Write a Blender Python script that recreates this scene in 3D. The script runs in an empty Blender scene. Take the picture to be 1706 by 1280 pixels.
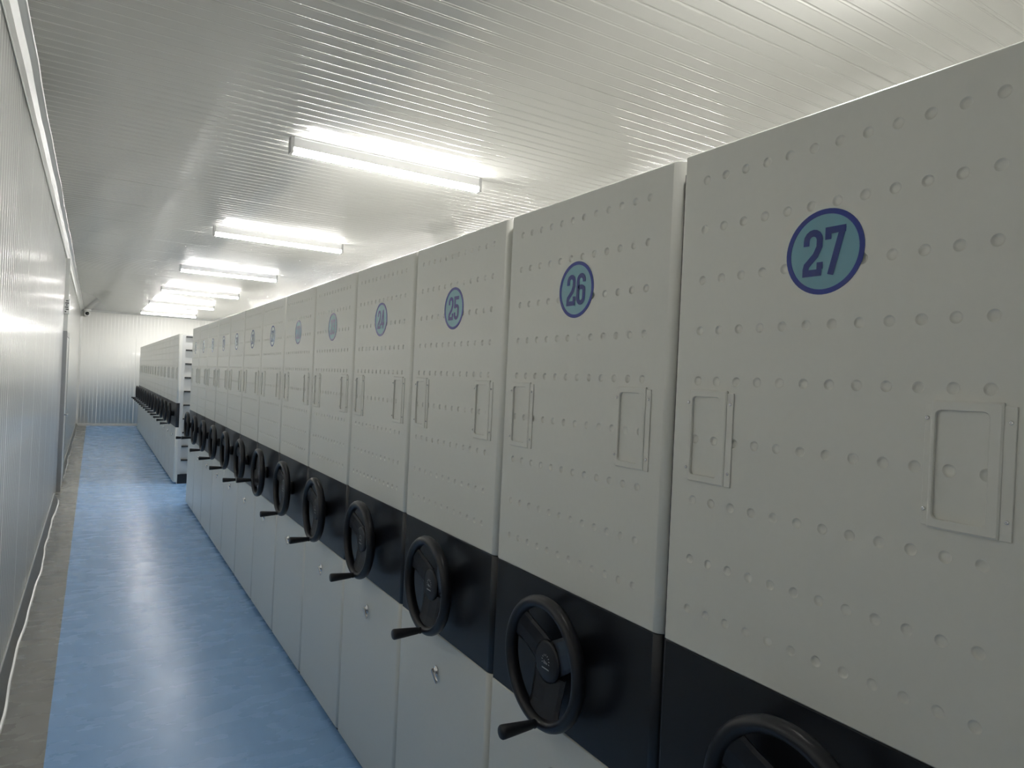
import bpy, math, random
from mathutils import Vector, Matrix
sc = bpy.context.scene
C = sc.collection
random.seed(7)

# ---------------------------------------------------------------- camera
F_PX, YAW, PITCH, ROLL, CAM_H = 1140.2, 0.5488, -0.0020, 0.0460, 1.8256
def camera():
    cy, sy, cp, sp = math.cos(YAW), math.sin(YAW), math.cos(PITCH), math.sin(PITCH)
    f = Vector((sy*cp, cy*cp, sp)); r = Vector((cy, -sy, 0)); u = r.cross(f)
    c, s = math.cos(ROLL), math.sin(ROLL)
    r2, u2 = c*r + s*u, -s*r + c*u
    cam = bpy.data.cameras.new('camera'); o = bpy.data.objects.new('camera', cam); C.objects.link(o)
    m = Matrix((r2, u2, -f)).transposed().to_4x4(); m.translation = (0, 0, CAM_H)
    o.matrix_world = m
    cam.sensor_width = 36; cam.sensor_fit = 'HORIZONTAL'; cam.lens = F_PX/1706*36
    cam.clip_start = 0.02; cam.clip_end = 100
    sc.camera = o
camera()
sc.view_settings.view_transform = 'Standard'
sc.view_settings.look = 'None'
sc.view_settings.gamma = 1.0
sc.view_settings.exposure = 0.0
sc.cycles.max_bounces = 16
sc.cycles.diffuse_bounces = 12
sc.view_settings.use_curve_mapping = False
w = bpy.data.worlds.new('world'); sc.world = w; w.use_nodes = True
w.node_tree.nodes['Background'].inputs[0].default_value = (0.8, 0.85, 1, 1)
w.node_tree.nodes['Background'].inputs[1].default_value = 0.02
LAMP_STRENGTH = 97.0

# ---------------------------------------------------------------- materials
def mat(name, col, rough=0.5, metal=0.0, coat=0.0, coat_rough=0.1, emit=None, strength=0.0, spec=0.5, noise=None, bump=None, ior=None):
    m = bpy.data.materials.new(name); m.use_nodes = True
    nt = m.node_tree; b = nt.nodes['Principled BSDF']
    b.inputs['Base Color'].default_value = (*col, 1)
    b.inputs['Roughness'].default_value = rough
    b.inputs['Metallic'].default_value = metal
    b.inputs['Coat Weight'].default_value = coat
    b.inputs['Coat Roughness'].default_value = coat_rough
    b.inputs['Specular IOR Level'].default_value = spec
    if ior: b.inputs['IOR'].default_value = ior
    if emit:
        b.inputs['Emission Color'].default_value = (*emit, 1)
        b.inputs['Emission Strength'].default_value = strength
    tc = nt.nodes.new('ShaderNodeTexCoord')
    if noise:
        sc_, amt = noise
        n = nt.nodes.new('ShaderNodeTexNoise'); n.inputs['Scale'].default_value = sc_; n.inputs['Detail'].default_value = 4
        nt.links.new(tc.outputs['Object'], n.inputs['Vector'])
        r = nt.nodes.new('ShaderNodeMix'); r.data_type = 'RGBA'
        r.inputs[6].default_value = (*[c*(1-amt) for c in col], 1)
        r.inputs[7].default_value = (*[min(1, c*(1+amt)) for c in col], 1)
        nt.links.new(n.outputs['Fac'], r.inputs[0]); nt.links.new(r.outputs[2], b.inputs['Base Color'])
    if bump:
        bs, st, dist = bump
        n2 = nt.nodes.new('ShaderNodeTexNoise'); n2.inputs['Scale'].default_value = bs; n2.inputs['Detail'].default_value = 2
        nt.links.new(tc.outputs['Object'], n2.inputs['Vector'])
        bp = nt.nodes.new('ShaderNodeBump'); bp.inputs['Strength'].default_value = st; bp.inputs['Distance'].default_value = dist
        nt.links.new(n2.outputs['Fac'], bp.inputs['Height']); nt.links.new(bp.outputs['Normal'], b.inputs['Normal'])
    return m

CREAM = (0.72, 0.715, 0.665)
M_CREAM = mat('cream_powder_coat', CREAM, 0.31, noise=(60, 0.02), bump=(260, 0.03, 0.0005))
M_BODY = mat('grey_steel_body', (0.47, 0.47, 0.445), 0.5, noise=(8, 0.04))
M_SHELF = mat('pale_grey_steel', (0.62, 0.62, 0.60), 0.4, noise=(30, 0.02))
M_SHELFGAP = mat('shelf_edge_shadow_gap', (0.03, 0.03, 0.032), 0.5)  # shelf edges with their shadow gaps put into the dark colour
M_BAND = mat('black_gloss_panel', (0.010, 0.0115, 0.016), 0.30, bump=(40, 0.05, 0.001))
M_BLACK = mat('black_plastic', (0.009, 0.010, 0.015), 0.34, bump=(400, 0.08, 0.0006))
M_RUBBER = mat('black_grip', (0.012, 0.014, 0.018), 0.42)
M_PLINTH = mat('dark_plinth', (0.012, 0.015, 0.022), 0.5)
M_CHROME = mat('chrome', (0.75, 0.75, 0.76), 0.18, metal=1)
M_SILVER = mat('silver_print', (0.55, 0.55, 0.56), 0.35, metal=0.4)
M_RING = mat('blue_sticker_ink', (0.005, 0.030, 0.27), 0.30, spec=0.1, coat=.8, coat_rough=0.07)
M_DIGIT = mat('navy_sticker_ink', (0.003, 0.028, 0.20), 0.30, spec=0.1, coat=.8, coat_rough=0.07)
M_FILM = mat('pale_blue_film', (0.10, 0.31, 0.41), 0.25, spec=0.4, coat=1, coat_rough=0.07)
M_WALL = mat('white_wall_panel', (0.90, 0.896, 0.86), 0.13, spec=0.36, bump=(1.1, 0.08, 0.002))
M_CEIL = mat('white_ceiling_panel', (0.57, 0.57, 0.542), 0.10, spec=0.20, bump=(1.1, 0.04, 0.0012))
M_TRIM = mat('aluminium_white_trim', (0.72, 0.72, 0.69), 0.22)
M_TRIMTOP = mat('white_plastic_cove', (0.62, 0.62, 0.59), 0.30, spec=0.25)
M_FACE = mat('recess_reflection_grey', (0.16, 0.16, 0.15), 0.4)  # dark reflection in the aluminium recess, put into the colour as grey
M_TRIMG = mat('grey_trim_face', (0.5, 0.5, 0.48), 0.35)
M_FRAME = mat('grey_door_frame', (0.30, 0.305, 0.305), 0.35)
M_DOOR = mat('door_leaf', (0.62, 0.62, 0.59), 0.35)
M_LAMPBODY = mat('lamp_housing', (0.88, 0.88, 0.88), 0.35)
M_LAMP = mat('lamp_diffuser', (0.9, 0.9, 0.9), 0.4, emit=(1.0, 0.985, 0.955), strength=LAMP_STRENGTH)
M_CAP = mat('lamp_end_cap', (0.45, 0.45, 0.45), 0.4)
M_LENS = mat('camera_lens', (0.01, 0.01, 0.01), 0.1)
M_WHITE = mat('white_plastic', (0.75, 0.75, 0.73), 0.35)
M_INK = mat('dark_print', (0.08, 0.08, 0.085), 0.5)

def floor_material():
    m = bpy.data.materials.new('painted_floor'); m.use_nodes = True
    nt = m.node_tree; N = nt.nodes.new; L = nt.links.new; b = nt.nodes['Principled BSDF']
    tc = N('ShaderNodeTexCoord'); sx = N('ShaderNodeSeparateXYZ'); L(tc.outputs['Object'], sx.inputs[0])
    # wobbly edge of the blue paint
    n0 = N('ShaderNodeTexNoise'); n0.inputs['Scale'].default_value = 3.0; L(tc.outputs['Object'], n0.inputs['Vector'])
    a = N('ShaderNodeMath'); a.operation = 'MULTIPLY_ADD'; a.inputs[1].default_value = 0.006; L(n0.outputs['Fac'], a.inputs[0]); L(sx.outputs['X'], a.inputs[2])
    g = N('ShaderNodeMath'); g.operation = 'GREATER_THAN'; g.inputs[1].default_value = -0.122; L(a.outputs[0], g.inputs[0])
    def blotch(scale, det, lo, hi, c0, c1, stretch=None):
        n = N('ShaderNodeTexNoise'); n.inputs['Scale'].default_value = scale; n.inputs['Detail'].default_value = det
        if stretch:
            mp = N('ShaderNodeMapping'); mp.inputs['Scale'].default_value = stretch; L(tc.outputs['Object'], mp.inputs[0]); L(mp.outputs[0], n.inputs['Vector'])
        else: L(tc.outputs['Object'], n.inputs['Vector'])
        r = N('ShaderNodeValToRGB'); r.color_ramp.elements[0].position = lo; r.color_ramp.elements[1].position = hi
        r.color_ramp.elements[0].color = (*c0, 1); r.color_ramp.elements[1].color = (*c1, 1)
        L(n.outputs['Fac'], r.inputs[0]); return r
    grey = blotch(4, 5, .3, .7, (0.315, 0.306, 0.278), (0.340, 0.331, 0.303))
    blue = blotch(2.2, 6, .25, .75, (0.305, 0.53, 0.88), (0.325, 0.55, 0.90))
    # scuffs: long thin dull streaks across the aisle
    sc1 = blotch(1.0, 5, .62, .74, (0, 0, 0), (.8, .8, .8), (1.2, 9, 1))
    mx0 = N('ShaderNodeMix'); mx0.data_type = 'RGBA'; L(sc1.outputs[0], mx0.inputs[0]); L(blue.outputs[0], mx0.inputs[6]); mx0.inputs[7].default_value = (0.285, 0.49, 0.81, 1)
    mx = N('ShaderNodeMix'); mx.data_type = 'RGBA'; L(g.outputs[0], mx.inputs[0]); L(grey.outputs[0], mx.inputs[6]); L(mx0.outputs[2], mx.inputs[7])
    L(mx.outputs[2], b.inputs['Base Color'])
    rg = blotch(3.5, 5, .3, .7, (.24, .24, .24), (.30, .30, .30), (1, 2, 1)); L(rg.outputs[0], b.inputs['Roughness'])
    n2 = N('ShaderNodeTexNoise'); n2.inputs['Scale'].default_value = 9; n2.inputs['Detail'].default_value = 5
    mp2 = N('ShaderNodeMapping'); mp2.inputs['Scale'].default_value = (1.2, 3, 1); L(tc.outputs['Object'], mp2.inputs[0]); L(mp2.outputs[0], n2.inputs['Vector'])
    bp = N('ShaderNodeBump'); bp.inputs['Strength'].default_value = 0.10; bp.inputs['Distance'].default_value = 0.002
    L(n2.outputs['Fac'], bp.inputs['Height']); L(bp.outputs['Normal'], b.inputs['Normal'])
    return m
M_FLOOR = floor_material()

# ---------------------------------------------------------------- mesh helper
class MB:
    def __init__(s): s.v = []; s.f = []; s.sm = []; s.mi = []
    def add(s, vs, fs, smooth=False, mi=0):
        o = len(s.v); s.v += [tuple(v) for v in vs]
        for f in fs: s.f.append([i+o for i in f]); s.sm.append(smooth); s.mi.append(mi)
    def box(s, x0, x1, y0, y1, z0, z1, mi=0):
        v = [(x, y, z) for x in (x0, x1) for y in (y0, y1) for z in (z0, z1)]
        s.add(v, [(0, 1, 3, 2), (4, 6, 7, 5), (0, 4, 5, 1), (2, 3, 7, 6), (0, 2, 6, 4), (1, 5, 7, 3)], mi=mi)
    def bbox(s, x0, x1, y0, y1, z0, z1, b=0.003):
        # box with chamfered edges along every side (front/back along x)
        def ring(x, i): return [(x, y0+i, z0), (x, y1-i, z0), (x, y1, z0+i), (x, y1, z1-i), (x, y1-i, z1), (x, y0+i, z1), (x, y0, z1-i), (x, y0, z0+i)]
        def ringin(x): return [(x, y0+b, z0+b), (x, y1-b, z0+b), (x, y1-b, z0+b), (x, y1-b, z1-b), (x, y1-b, z1-b), (x, y0+b, z1-b), (x, y0+b, z1-b), (x, y0+b, z0+b)]
        s.loft([ringin(x0), ring(x0+b, b), ring(x1-b, b), ringin(x1)], cap=True)
    def loft(s, rings, cap=False, smooth=False, closed=True, mi=0):
        n = len(rings[0]); vs = [p for r in rings for p in r]; fs = []
        for k in range(len(rings)-1):
            for i in range(n if closed else n-1):
                j = (i+1) % n
                fs.append((k*n+i, k*n+j, (k+1)*n+j, (k+1)*n+i))
        s.add(vs, fs, smooth, mi)
        if cap:
            s.add(rings[0], [tuple(range(n))[::-1]], mi=mi); s.add(rings[-1], [tuple(range(n))], mi=mi)
    def lathe_x(s, prof, n=24, cy=0, cz=0, cap=True, smooth=True, mi=0):
        # prof: (x, radius) around an axis parallel to x
        rings = [[(x, cy+r*math.cos(2*math.pi*i/n), cz+r*math.sin(2*math.pi*i/n)) for i in range(n)] for x, r in prof]
        s.loft(rings, cap=cap, smooth=smooth, mi=mi)
    def torus_x(s, R, rr, rx, n=56, m=14):
        rings = []
        for i in range(n+1):
            a = 2*math.pi*i/n
            rings.append([(rx*math.sin(2*math.pi*j/m), (R+rr*math.cos(2*math.pi*j/m))*math.cos(a), (R+rr*math.cos(2*math.pi*j/m))*math.sin(a)) for j in range(m)])
        s.loft(rings, smooth=True)
    def mesh(s, name, mats):
        me = bpy.data.meshes.new(name); me.from_pydata(s.v, [], s.f)
        me.polygons.foreach_set('use_smooth', s.sm); me.polygons.foreach_set('material_index', s.mi)
        for m in (mats if isinstance(mats, (list, tuple)) else [mats]): me.materials.append(m)
        import bmesh
        bm = bmesh.new(); bm.from_mesh(me); bmesh.ops.remove_doubles(bm, verts=bm.verts, dist=1e-6)
        bmesh.ops.recalc_face_normals(bm, faces=bm.faces)
        if name == 'upper_panel':       # every pressed dot must face the aisle
            for f in bm.faces:
                if f.calc_center_median().x < .02 and f.normal.x > .01: f.normal_flip()
        bm.to_mesh(me); bm.free()
        return me
    def obj(s, name, mats, parent=None, loc=(0, 0, 0)):
        return link(name, s.mesh(name, mats), parent, loc)
def link(name, me, parent=None, loc=(0, 0, 0)):
    o = bpy.data.objects.new(name, me); C.objects.link(o); o.location = loc
    if parent: o.parent = parent
    return o
def tag(o, label=None, cat=None, group=None, kind=None):
    for k, v in (('label', label), ('category', cat), ('group', group), ('kind', kind)):
        if v: o[k] = v
    return o
def copy_tree(o, parent=None, skip=()):
    c = o.copy(); C.objects.link(c)
    c.parent = parent
    for ch in [x for x in o.children]:
        if ch.name.split('.')[0] not in skip: copy_tree(ch, c, skip)
    return c

# ---------------------------------------------------------------- room shell
XL, XR, Y0, Y1, ZC = -0.385, 6.35, -6.0, 23.45, 3.38
GP = 0.0947
def corrugated(a0, a1, place, b0, b1, gw=0.012, gd=0.0011, joint=0.947, ref=0.0):
    """profile with fine grooves; place(a, depth, b) -> point; depth is positive into the wall"""
    pts = []
    k0 = math.floor((a0-ref)/GP); a = ref + k0*GP
    k = k0
    while a < a1:
        isj = (k % 10) == 0
        wd, dp = (0.016, 0.0035) if isj else (gw, gd)
        for t, d in ((-.2, 0), (0, 0), (.15, .15), (.3, .5), (.5, 1), (.7, .5), (.85, .15), (1, 0), (1.2, 0)):
            p = a + t*wd
            if a0 < p < a1: pts.append((p, d*dp))
        k += 1; a = ref + k*GP
    pts = [(a0, 0)] + pts + [(a1, 0)]
    mb = MB()
    vs = [place(p, d, b) for p, d in pts for b in (b0, b1)]
    fs = [(2*i, 2*i+1, 2*i+3, 2*i+2) for i in range(len(pts)-1)]
    mb.add(vs, fs, True)
    return mb
def shell(name, mb, m, nrm):
    o = mb.obj(name, m)
    if o.data.polygons[0].normal.dot(Vector(nrm)) < 0: o.data.flip_normals()
    # thickness behind the visible skin
    md = o.modifiers.new('thickness', 'SOLIDIFY'); md.thickness = 0.05; md.offset = -1
    return tag(o, kind='structure')
mb = MB(); mb.box(XL-.1, XR+.1, Y0-.1, Y1+.1, -0.1, 0.0); tag(mb.obj('floor', M_FLOOR), kind='structure')
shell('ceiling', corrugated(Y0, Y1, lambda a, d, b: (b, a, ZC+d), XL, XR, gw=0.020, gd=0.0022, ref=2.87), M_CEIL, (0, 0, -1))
shell('wall_left', corrugated(Y0, Y1, lambda a, d, b: (XL-d, a, b), 0, ZC, ref=2.6), M_WALL, (1, 0, 0))
shell('wall_right', corrugated(Y0, Y1, lambda a, d, b: (XR+d, a, b), 0, ZC, ref=2.6), M_WALL, (-1, 0, 0))
shell('wall_back', corrugated(XL, XR, lambda a, d, b: (a, Y1+d, b), 0, ZC, ref=0.1), M_WALL, (0, -1, 0))
shell('wall_front', corrugated(XL, XR, lambda a, d, b: (a, Y0-d, b), 0, ZC, ref=0.1), M_WALL, (0, 1, 0))

def wavy(y, s=1.0):
    return s*(0.006*math.sin(y*1.9+.6) + 0.004*math.sin(y*4.3+1.7) + .002*math.sin(y*9.1))
def cove(name, y0, y1, prof, m, step=0.12, wave=None, dark=None):
    n = int((y1-y0)/step)+1; rings = []
    for i in range(n+1):
        y = y0 + (y1-y0)*i/n
        rings.append([wave(p, y) for p in prof])
    mb = MB(); mb.loft(rings, smooth=False, cap=True)
    if dark is not None:
        nn = len(prof)
        for q in range((len(rings)-1)*nn):
            if q % nn == dark: mb.mi[q] = 1
    return tag(mb.obj(name, m), kind='structure')
# floor cove: two rounded bead edges with a flat slanting face between; its lower bead wanders
def base_wave(p, y):
    x, z, wgt = p; return (XL + x + wgt*wavy(y, 1.2), y, z)
cove('baseboard_left', Y0, 10.75, [(0, .0, 0), (0, .098, 0), (.006, .100, 0), (.010, .094, 0), (.009, .088, 0), (.046, .016, 1), (.056, .012, 1), (.060, .006, 1), (.058, 0, 1)], [M_TRIM, M_FACE], wave=base_wave, dark=4)
cove('baseboard_left', 12.2, Y1, [(0, .0, 0), (0, .078, 0), (.006, .080, 0), (.010, .074, 0), (.009, .068, 0), (.040, .016, 1), (.048, .012, 1), (.050, .006, 1), (.048, 0, 1)], [M_TRIM, M_FACE], wave=base_wave, dark=4)
def top_wave(p, y):
    x, z, wgt = p; return (XL + x + wgt*wavy(y, .35), y, ZC - z - (1-wgt)*0.3*wavy(y+3, .6))
cove('trim_1', Y0, Y1, [(0, 0, 0), (0, .085, 0), (.006, .090, 0), (.011, .086, 0), (.012, .078, 0), (.022, .045, .5), (.045, .018, 1), (.068, .011, 1), (.076, .010, 1), (.080, .005, 1), (.078, 0, 1)], M_TRIMTOP, wave=top_wave)
mb = MB(); mb.loft([[(x, Y1, 0), (x, Y1-.03, 0), (x, Y1-.022, .06), (x, Y1, .07)] for x in (XL, XR)], cap=True)
tag(mb.obj('baseboard_back', M_TRIM), kind='structure')
mb = MB(); mb.loft([[(x, Y1, ZC), (x, Y1-.05, ZC), (x, Y1-.045, ZC-.012), (x, Y1-.012, ZC-.045), (x, Y1, ZC-.05)] for x in (XL, XR)], cap=True)
tag(mb.obj('trim_2', M_TRIMG), kind='structure')
mb = MB(); mb.loft([[(XL, Y1, z), (XL+.05, Y1, z), (XL+.012, Y1-.012, z), (XL, Y1-.05, z)] for z in (0, ZC)], cap=True)
tag(mb.obj('trim_3', M_TRIM), kind='structure')

# door standing proud of the left wall
d = bpy.data.objects.new('door_1', None); C.objects.link(d); d.location = (XL, 11.45, 0); tag(d, kind='structure')
mb = MB(); P = .050
mb.box(0, P, 0, .07, 0, 2.26); mb.box(0, P, .95, 1.02, 0, 2.26); mb.box(0, P, .07, .95, 2.19, 2.26)
mb.obj('door_frame', M_FRAME, d)
mb = MB(); mb.bbox(.006, .045, .072, .948, .012, 2.188); mb.obj('door_leaf', M_DOOR, d)
mb = MB(); mb.box(.045, .05, .11, .15, .95, 1.15); mb.lathe_x([(.05, .009), (.085, .009), (.085, .012), (.095, .012)], 12, .13, 1.08); mb.box(.082, .097, .12, .24, 1.07, 1.09)
mb.obj('door_handle', M_CHROME, d)
mb = MB(); mb.box(XL, XL+.048, 11.46, 11.52, 2.262, ZC-.1); tag(mb.obj('trim_4', M_TRIM), kind='structure')

# small plate over the door carrying a stack of dark marks
sg = bpy.data.objects.new('wall_sign', None); C.objects.link(sg); sg.location = (XL, 11.34, 2.60)
tag(sg, 'small pale plate with a stack of dark marks above the grey door frame', 'sign')
mb = MB(); mb.bbox(0, .066, 0, .10, -.1, .1); mb.obj('plate', M_WHITE, sg)
mb = MB()
for z, a, b_ in ((.075, .02, .05), (.045, .012, .056), (.018, .02, .044), (-.012, .012, .05), (-.042, .02, .056), (-.074, .012, .03)):
    mb.box(a, b_, -.002, .0, z-.009, z+.009)
mb.obj('printed_marks', M_INK, sg)

# security camera in the far corner
cam = bpy.data.objects.new('security_camera', None); C.objects.link(cam); cam.location = (-.22, Y1-.16, ZC-.0); cam.scale = (1.5, 1.5, 1.5)
tag(cam, 'small white security camera up in the far left corner by the ceiling', 'camera')
mb = MB(); n = 24
mb.loft([[(r*math.cos(2*math.pi*i/n), r*math.sin(2*math.pi*i/n), z) for i in range(n)] for z, r in ((0, .06), (-.02, .062), (-.025, .058), (-.03, .02), (-.055, .016))], cap=True, smooth=True)
mb.obj('mount', M_WHITE, cam)
mb = MB(); prof = [(-.10, .0), (-.098, .03), (-.09, .046), (-.02, .052), (.05, .052), (.06, .045), (.062, .03)]
rings = [[(r*math.cos(2*math.pi*i/n), y, -.085 + r*math.sin(2*math.pi*i/n)) for i in range(n)] for y, r in [(-p[0], p[1]) for p in prof]]
mb.loft(rings, cap=True, smooth=True); mb.obj('housing', M_WHITE, cam)
mb = MB(); rings = [[(r*math.cos(2*math.pi*i/n), y, -.085 + r*math.sin(2*math.pi*i/n)) for i in range(n)] for y, r in ((-.060, .034), (-.066, .032), (-.068, .02), (-.0685, .001))]
mb.loft(rings, cap=True, smooth=True); mb.obj('lens', M_LENS, cam)

# ---------------------------------------------------------------- ceiling lamps
def make_lamp():
    L2 = .705
    r = bpy.data.objects.new('ceiling_lamp', None); C.objects.link(r)
    mb = MB(); mb.loft([[(x, -.036, 0), (x, .036, 0), (x, .036, -.006), (x, .0305, -.012), (x, .0305, -.070), (x, -.0305, -.070), (x, -.0305, -.012), (x, -.036, -.006)] for x in (-L2+.012, L2-.012)], cap=True)
    mb.obj('housing', M_LAMPBODY, r)
    mb = MB(); k = 10
    prof = [(.030, -.070), (.031, -.088), (.028, -.100), (.018, -.106), (-.018, -.106), (-.028, -.100), (-.031, -.088), (-.030, -.070)]
    mb.loft([[(x, a, b) for a, b in prof] for x in (-L2+.012, L2-.012)], cap=True, smooth=False)
    mb.obj('diffuser', M_LAMP, r)
    for s in (-1, 1):
        mb = MB(); x0, x1 = sorted((s*(L2-.012), s*(L2+.012)))
        mb.bbox(x0, x1, -.03, .03, -.108, -.001, .003); mb.obj('end_cap', M_CAP, r)
    return r
XM = 1.762
lamp = make_lamp()
words = ['nearest', 'second', 'third', 'fourth', 'fifth', 'farthest']
for row, x in ((0, XM), (1, XM+3.0)):
    for i in range(-1, 6):
        y = 4.66 + 3.41*i
        if row == 0 and i == 0: o = lamp
        else: o = copy_tree(lamp)
        o.location = (x, y, ZC)
        if row == 0 and i >= 0:
            pos = ('largest and nearest of the six' if i == 0 else words[i] + ' of the six, counted from the nearest' if i < 5 else 'farthest of the six, just before the end wall')
            tag(o, 'lit white tube lamp on the ceiling, ' + pos, 'lamp', 'tube lamps along the ceiling')
        elif row == 0:
            tag(o, 'lit white tube lamp above cabinet 27, out of view over the top of the picture', 'lamp', 'tube lamps along the ceiling')
        else:
            tag(o, 'lit white tube lamp of the second ceiling row, out of view above the shelving', 'lamp', 'second row of tube lamps')

# ---------------------------------------------------------------- shelving cabinets
PX = 1.1175; PITCHY = 0.7464; KY = 1.1204
W2, DEP, RAD, HT = 0.366, 0.05, 0.024, 2.35
FAR = 0.004      # the far upright edge is crisp, the near one generously rounded
DY = 0.017      # the stamped dots, window frames and number sit a little towards the far edge
ZT, ZB = 1.2663, 0.8856
def profile(inset=0.0, w2=W2, r=RAD):
    pts = [(DEP, -w2)]
    for i in range(7):
        a = math.pi/2*i/6
        pts.append((inset + r - r*math.sin(a), -w2 + r - r*math.cos(a)))
    q = FAR
    for i in range(7):
        a = math.pi/2*(1-i/6)
        pts.append((inset + q - q*math.sin(a), w2 - q + q*math.cos(a)))
    pts.append((DEP, w2)); return pts
def slab(z0, z1, inset=0.0, skip_front=False):
    mb = MB(); p = profile(inset); n = len(p)
    c = 0.003
    lo = [(x + (c if x < DEP-.001 else 0), y*(1-c/W2), z0) for x, y in p]; lo2 = [(x, y, z0+c) for x, y in p]
    hi2 = [(x, y, z1-c) for x, y in p]; hi = [(x + (c if x < DEP-.001 else 0), y*(1-c/W2), z1) for x, y in p]
    rings = [lo, lo2, hi2, hi]
    for k in range(3):
        for i in range(n):
            j = (i+1) % n
            if skip_front and k == 1 and i == 7: continue
            sm = 1 <= i <= 6 or 8 <= i <= 13
            mb.add([rings[k][i], rings[k][j], rings[k+1][j], rings[k+1][i]], [(0, 1, 2, 3)], sm)
    mb.add(lo, [tuple(range(n))]); mb.add(hi, [tuple(range(n))[::-1]])
    return mb, c
ROWZ = [2.283, 2.176, 2.066, 1.956, 1.848, 1.722, 1.590, 1.462, 1.354]
def dimpled():
    mb, c = slab(ZT, HT, 0, True)
    ya, yb = -W2+RAD, W2-FAR; z0, z1 = ZT+c, HT-c
    S = .0516; ys = [DY - 6*S + i*S for i in range(13)]
    h = .0258
    zs = sorted(ROWZ); cur = z0
    q = lambda y0_, y1_, a, b: mb.add([(0, y0_, a), (0, y1_, a), (0, y1_, b), (0, y0_, b)], [(0, 1, 2, 3)])
    for zc in zs:
        q(ya, yb, cur, zc-h)
        q(ya, ys[0], zc-h, zc+h); q(ys[-1], yb, zc-h, zc+h)
        for i in range(12):
            yc = ys[i]+S/2
            sq = []; n = 16
            for k in range(n):
                a = 2*math.pi*k/n + math.pi/4; cx, cz = math.cos(a), math.sin(a); mm = max(abs(cx), abs(cz))
                sq.append((0, yc + cx/mm*S/2, zc + cz/mm*h))
            rr = [sq]
            for r, dd in ((.0100, 0), (.0094, .0006), (.0075, .0028), (.0050, .0036)):
                rr.append([(dd, yc + r*math.cos(2*math.pi*k/n+math.pi/4), zc + r*math.sin(2*math.pi*k/n+math.pi/4)) for k in range(n)])
            mb.loft(rr[:2], smooth=False); mb.loft(rr[1:], smooth=True)
            mb.add(rr[-1]+[(.0038, yc, zc)], [(k, (k+1) % n, n) for k in range(n)], True)
        cur = zc+h
    q(ya, yb, cur, z1)
    return mb

# digits drawn as bold condensed strokes in a 0.44 x 1 box
def arc(cx, cz, rx, rz, a0, a1, n=8):
    return [(cx+rx*math.cos(math.radians(a0+(a1-a0)*i/n)), cz+rz*math.sin(math.radians(a0+(a1-a0)*i/n))) for i in range(n+1)]
T = .145; lx, rx_, tz, bz = T/2, .46-T/2, 1-T/2, T/2; cx = .23; rr_ = (rx_-lx)/2
DIG = {
 '0': [arc(cx, tz-rr_, rr_, rr_, 180, 0) + arc(cx, bz+rr_, rr_, rr_, 0, -180) + [(lx, tz-rr_)]],
 '1': [[(.10, .80), (.20, .86), (.28, .97)], [(.29, 1), (.29, 0)]],
 '2': [[(lx, .66)] + arc(cx, tz-rr_, rr_, rr_, 180, 0) + [(rx_, .62), (.30, .44), (lx+.02, .24), (lx, .16), (lx, 0)], [(0, T/2), (.46, T/2)], [(.46-T*.33, T), (.46-T*.33, T*2.0)]],
 '3': [[(lx, .70)] + arc(cx, tz-rr_, rr_, rr_, 180, 0) + arc(cx, .60, rr_, .10, 0, -90, 4), [(cx, .50)] + arc(cx, .42, rr_, .09, 90, 0, 4) + arc(cx, bz+rr_, rr_, rr_, 0, -180) + [(lx, .31)]],
 '4': [[(.31, 1), (.31, 0)], [(.26, .95), (.05, .30)], [(0, .26), (.46, .26)]],
 '5': [[(.44, tz), (.03, tz)], [(lx+.01, 1), (lx, .50)], [(lx, .50)] + arc(cx, .50, rr_, .09, 150, 0, 5) + arc(cx, bz+rr_, rr_, rr_, 0, -180) + [(lx, .32)]],
 '6': [[(rx_, .72)] + arc(cx, tz-rr_, rr_, rr_, 0, 180) + arc(cx, bz+rr_, rr_, rr_, 180, 360) + arc(cx, .47, rr_, .10, 0, 150, 6)],
 '7': [[(0, tz), (.46, tz)], [(T*.4, 1), (T*.4, .74)], [(rx_+.01, .97), (.14, 0)]],
 '8': [arc(cx, tz-rr_, rr_, rr_, 180, 0) + arc(cx, .62, rr_, .10, 0, -180) + [(lx, tz-rr_)], arc(cx, .40, rr_, .10, 180, 0) + arc(cx, bz+rr_, rr_, rr_, 0, -180) + [(lx, .40)]],
 '9': [[(lx, .28)] + arc(cx, bz+rr_, rr_, rr_, 180, 360) + arc(cx, tz-rr_, rr_, rr_, 0, 180) + arc(cx, .53, rr_, .10, 180, 330, 6)],
}
def ribbon(mb, pts, t, place):
    P = [Vector((p[0], p[1])) for p in pts]; L_, R_ = [], []
    for i, p in enumerate(P):
        d0 = (P[i]-P[i-1]).normalized() if i > 0 and (P[i]-P[i-1]).length > 1e-6 else None
        d1 = (P[i+1]-P[i]).normalized() if i < len(P)-1 and (P[i+1]-P[i]).length > 1e-6 else None
        dd = ((d0 or d1)+(d1 or d0))
        if dd.length < 1e-6: dd = d0 or d1
        dd = dd.normalized(); nn = Vector((-dd.y, dd.x)); k = 1/max(.6, nn.dot(Vector((-(d1 or d0).y, (d1 or d0).x))))
        L_.append(p+nn*t/2*k); R_.append(p-nn*t/2*k)
    for i in range(len(P)-1):
        if (P[i+1]-P[i]).length < 1e-6: continue
        mb.add([place(*L_[i]), place(*L_[i+1]), place(*R_[i+1]), place(*R_[i])], [(0, 1, 2, 3)])
SX, SZ = -.0004, 2.088      # number sticker: just off the panel; its height
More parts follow.
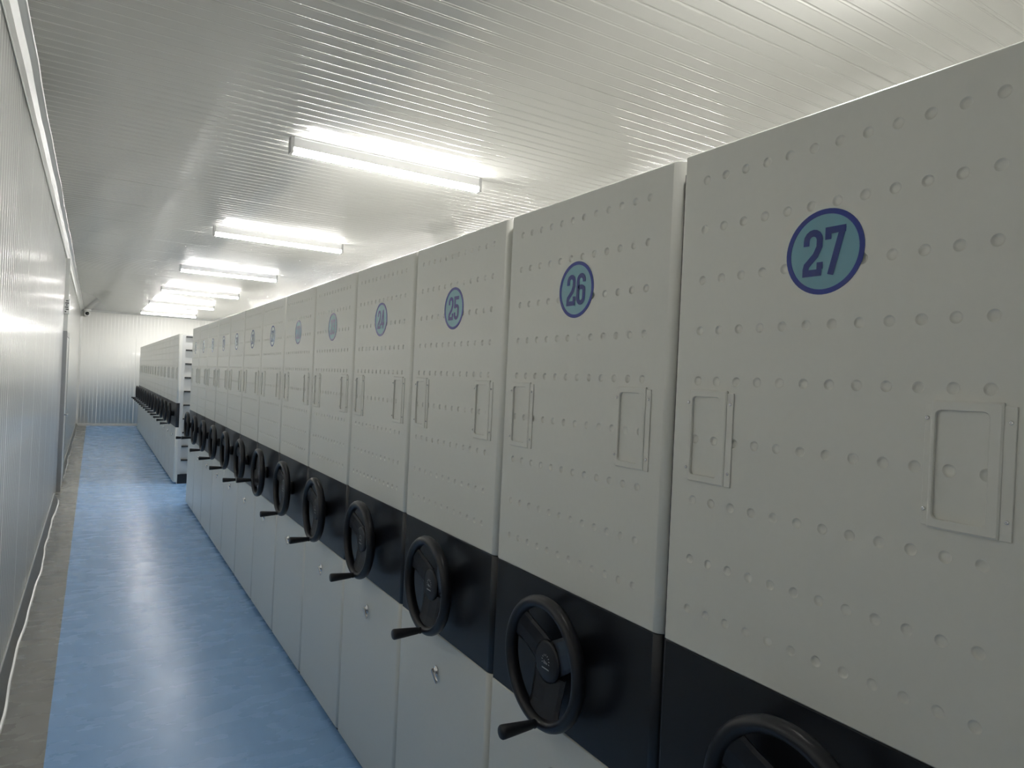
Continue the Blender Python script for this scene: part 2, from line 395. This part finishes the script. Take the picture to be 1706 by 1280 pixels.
def numeral_mesh(num):
    mb = MB(); H = .086; s = str(num); gap = .07
    widths = [(.34 if ch == '1' else .46) for ch in s]; tot = sum(widths)+gap*(len(s)-1); x0 = -tot/2
    for ch, wd in zip(s, widths):
        off = x0 - (.06 if ch == '1' else 0)
        for k, st in enumerate(DIG[ch]):
            dx = -.0007 - .00003*k
            ribbon(mb, st, T, lambda u, v: (SX+dx, -(u+off)*H*.98, SZ + (v-.5)*H))
        x0 += wd+gap
    return mb
def disc(r, x, y=0, z=0, n=48): return [(x, y+r*math.cos(2*math.pi*i/n), z+r*math.sin(2*math.pi*i/n)) for i in range(n)]

def make_cabinet():
    c = bpy.data.objects.new('mobile_shelving_cabinet', None); C.objects.link(c)
    b = MB(); b.box(DEP, 4.55, -W2+.012, W2-.012, .15, HT-.02); b.box(.19, 4.5, -W2+.05, W2-.05, .012, .15)
    b.obj('body', M_BODY, c)
    b = MB(); b.box(DEP-.004, .19, -W2+.02, W2-.02, 0, .15); b.box(.02, DEP-.004, -W2+.02, W2-.02, 0, .030); b.obj('base', M_PLINTH, c)
    b = MB(); b.bbox(.010, .048, W2-.0005, W2+.0115, .030, HT-.035, .002); b.obj('rubber_seal', M_PLINTH, c)
    dimpled().obj('upper_panel', M_CREAM, c)
    slab(ZB, ZT, .0015)[0].obj('black_band', M_BAND, c)
    slab(.030, ZB, .0005)[0].obj('lower_panel', M_CREAM, c)
    # label holders with a rounded window
    def holder(yc):
        zc = 1.730
        mb = MB()
        # image left = +y. raised frame
        def rrect(y0, y1, z0, z1, r, x, n=5):
            p = []
            for (cy_, cz_, a0) in ((y1-r, z1-r, 0), (y0+r, z1-r, 90), (y0+r, z0+r, 180), (y1-r, z0+r, 270)):
                for i in range(n+1):
                    a = math.radians(a0+90*i/n); p.append((x, cy_+r*math.cos(a), cz_+r*math.sin(a)))
            return p
        o0 = rrect(yc-.048, yc+.052, zc-.099, zc+.099, .002, -.0002); o1 = rrect(yc-.048, yc+.052, zc-.099, zc+.099, .002, -.0045)
        o2 = rrect(yc-.045, yc+.049, zc-.096, zc+.096, .003, -.006)
        i2 = rrect(yc-.031, yc+.046, zc-.085, zc+.085, .010, -.006); i1 = rrect(yc-.030, yc+.045, zc-.084, zc+.084, .009, -.0050); i0 = rrect(yc-.030, yc+.045, zc-.084, zc+.084, .009, -.0002)
        mb.loft([o0, o1, o2, i2, i1, i0], smooth=False)
        # flat flanges left and right
        mb.bbox(-.0030, -.0001, yc-.064, yc-.046, zc-.099, zc+.094, .0008)
        mb.bbox(-.0022, -.0001, yc+.050, yc+.062, zc-.096, zc+.094, .0006)
        h = mb.obj('label_holder', M_CREAM, c)
        for dy in (-.057, .058):
            for dz in (-.071, .071):
                m2 = MB(); m2.lathe_x([(-.002, .0033), (-.0042, .0031), (-.0054, .0022), (-.0050, .0009), (-.0036, .0006)], 12, yc+dy, zc+dz)
                m2.obj('screw', M_CHROME, h)
    holder(DY-.2565); holder(DY+.2465)
    # wheel
    mb = MB(); mb.torus_x(.1585, .0165, .0195); w_ = mb.obj('handwheel', M_BLACK, c, (-.066, -.004, 1.083))
    for a in (-90, 30, 150):
        s_ = MB(); ca, sa = math.cos(math.radians(a)), math.sin(math.radians(a)); rings = []
        wf = 1.55 if a == -90 else 1.0
        for r, hw, x in ((.030, .046*wf, .024), (.07, .044*wf, .019), (.11, .042*wf, .012), (.135, .046*wf, .005), (.150, .056*wf**.6, .001)):
            rings.append([(x+dx, r*ca - t*hw*sa, r*sa + t*hw*ca) for dx, t in ((0, -1), (-.004, -.8), (-.006, 0), (-.004, .8), (0, 1), (.008, .9), (.008, -.9))])
        s_.loft(rings, cap=True, smooth=False); s_.obj('spoke', M_BLACK, w_)
    mb = MB(); mb.lathe_x([(.0665, .042), (.050, .040), (.040, .034), (.030, .050), (.018, .057), (.012, .055), (.010, .048), (.0095, .001)], 32, cap=True)
    mb.obj('hub', M_BLACK, w_)
    mb = MB()
    for k in range(9):
        a = math.radians(200 - k*27.5); r0, r1, t = .0135, .0185, .0011
        ca, sa = math.cos(a), math.sin(a)
        mb.add([(.0085, -(r*ca - s*t*sa), r*sa + s*t*ca + .002) for r, s in ((r0, -1), (r1, -1), (r1, 1), (r0, 1))], [(0, 1, 2, 3)])
    mb.box(.0083, .0088, -.016, .016, -.0195, -.0165)
    for k in range(3): mb.box(.0083, .0088, -.007+k*.006, -.004+k*.006, -.006, -.001+k*.002)
    tag(mb.obj('emblem', M_SILVER, w_), 'silver printed arc mark with an underline')
    mb = MB(); mb.lathe_x([(-.010, .010), (-.020, .0125), (-.024, .0105), (-.030, .0120), (-.112, .0185), (-.1185, .0185), (-.122, .0160), (-.1225, .001)], 20, 0, -.160)
    mb.obj('hand_grip', M_RUBBER, w_)
    # lock
    mb = MB(); mb.lathe_x([(0, .0195), (-.003, .0195), (-.0045, .018), (-.0045, .0125), (-.011, .0110), (-.012, .0095), (-.012, .0005)], 24, DY+.004, .752)
    lk = mb.obj('lock', M_CHROME, c)
    mb = MB(); a = math.radians(-38); rings = []
    for s0 in (0, 1):
        pass
    for r, hw in ((-.010, .006), (-.008, .009), (.034, .0095), (.044, .0075), (.047, .004)):
        rings.append([(x, DY+.004 - (r*math.cos(a) - t*hw*math.sin(a)), .752 + r*math.sin(a) + t*hw*math.cos(a)) for x, t in ((-.012, -1), (-.017, -.7), (-.018, 0), (-.017, .7), (-.012, 1), (-.010, 0))])
    mb.loft(rings, cap=True); mb.obj('lock_lever', M_CHROME, lk)
    return c

def add_sticker(c, num):
    n = 56; y = DY-.004
    mb = MB(); mb.loft([disc(.0775, 0-.00005, y, SZ, n), disc(.0775, SX, y, SZ, n)], cap=True)
    st = mb.obj('number_sticker', M_FILM, c)
    mb = MB(); mb.loft([disc(.0775, SX-.0001, y, SZ, n), disc(.0775, SX-.0006, y, SZ, n), disc(.0680, SX-.0006, y, SZ, n), disc(.0680, SX-.0001, y, SZ, n)])
    mb.obj('sticker_ring', M_RING, st)
    numeral_mesh(num).obj('numeral', M_DIGIT, st, (0, y, 0))

def open_side(c):
    """the last cabinet before the cross aisle: bays of shelves show on the near side"""
    mb = MB(); y0, y1 = -W2+.012, W2-.012
    mb.box(DEP, 4.55, y0+.035, y0+.112, .15, HT-.02)                     # sheet behind the shelf edges
    mb.box(DEP, 4.55, y0, y1, HT-.03, HT-.012); mb.box(DEP, 4.55, y0+.112, y1, .15, HT-.03)
    mb.obj('body', M_SHELF, c)
    x = DEP
    while x < 4.5:
        p = MB(); p.box(x, x+.045, y0, y0+.10, .15, HT-.03); p.obj('post', M_SHELF, c); x += .895
    for k in range(10):
        z = 2.318 - .2165*k
        s_ = MB(); s_.box(DEP+.055, 4.50, y0+.004, y0+.10, z-.012, z+.010); o = s_.obj('shelf', M_SHELFGAP, c)
    s_ = MB(); s_.box(DEP+.01, 4.5, y0+.01, y1-.01, .0, .15); s_.obj('base', M_PLINTH, c)
    s_ = MB(); s_.box(DEP, DEP+.01, y0, y1, .0, .15); s_.obj('base_end', M_SHELF, c)

proto = make_cabinet()
angles = {30: 0, 29: 0, 28: 0, 27: 0, 26: 0, 25: 0, 24: 0, 23: 0, 22: 3, 21: 62, 20: -3, 19: 2, 18: 0, 17: 4, 16: 50, 15: 0}
def wheel_turn(c, deg):
    for ch in c.children:
        if ch.name.startswith('handwheel'): ch.rotation_euler = (math.radians(deg), 0, 0)
near_words = {27: 'Cream shelving cabinet at the right edge with the big round blue 27 sticker',
 26: 'Cream shelving cabinet with the round blue 26 sticker, beside cabinet 27',
 25: 'Cream shelving cabinet with the round pale blue 25 sticker, beyond cabinet 26',
 24: 'Cream shelving cabinet with the glare-washed sticker 24, right beyond cabinet 25'}
ordw = ['first', 'second', 'third', 'fourth', 'fifth', 'sixth', 'seventh', 'eighth', 'ninth', 'tenth', 'eleventh', 'twelfth', 'thirteenth', 'fourteenth']
cabs = {}
for num in (27, 30, 29, 28) + tuple(range(26, 14, -1)):
    c = proto if num == 27 else copy_tree(proto, skip=('screw',) if num < 22 else ())
    k = 27-num
    c.location = (PX + (0.0 if num != 27 else -.001), KY + (k-1)*PITCHY + .0144 + W2, 0)
    cabs[num] = c
for num in range(14, 0, -1):
    c = copy_tree(proto, skip=('screw', 'body', 'base') if num == 14 else ('screw',)); k = 14-num
    c.location = (PX, 11.80 + k*PITCHY + .024 + W2, 0); cabs[num] = c
    if num == 14: open_side(c)
for num, c in cabs.items():
    wheel_turn(c, angles.get(num, random.choice((0, 0, 3, -4, 2))))
    if num > 27:  # unseen cabinets, added to block light coming from behind the camera
        tag(c, 'added cream shelving cabinet out of view to dim the light, %s one on the near side of cabinet 27' % ordw[num-28], 'cabinet', 'mobile shelving cabinets of the near row')
    elif num >= 15:
        add_sticker(c, num)
        if num in near_words: lab = near_words[num]
        elif num == 15: lab = 'cream shelving cabinet ending the near row, at the cross aisle before the far block'
        else: lab = 'cream shelving cabinet in the near row, %s one beyond the cabinet with sticker 24' % ordw[23-num]
        tag(c, lab[0].lower()+lab[1:], 'cabinet', 'mobile shelving cabinets of the near row')
    else:
        lab = ('cream shelving cabinet leading the far row, its white open-shelved side facing the cross aisle' if num == 14 else
               'cream shelving cabinet at the very end of the far row, closest to the end wall' if num == 1 else
               'cream shelving cabinet in the far row, %s behind the one with the open-shelved side' % ordw[13-num])
        tag(c, lab, 'cabinet', 'mobile shelving cabinets of the far row')
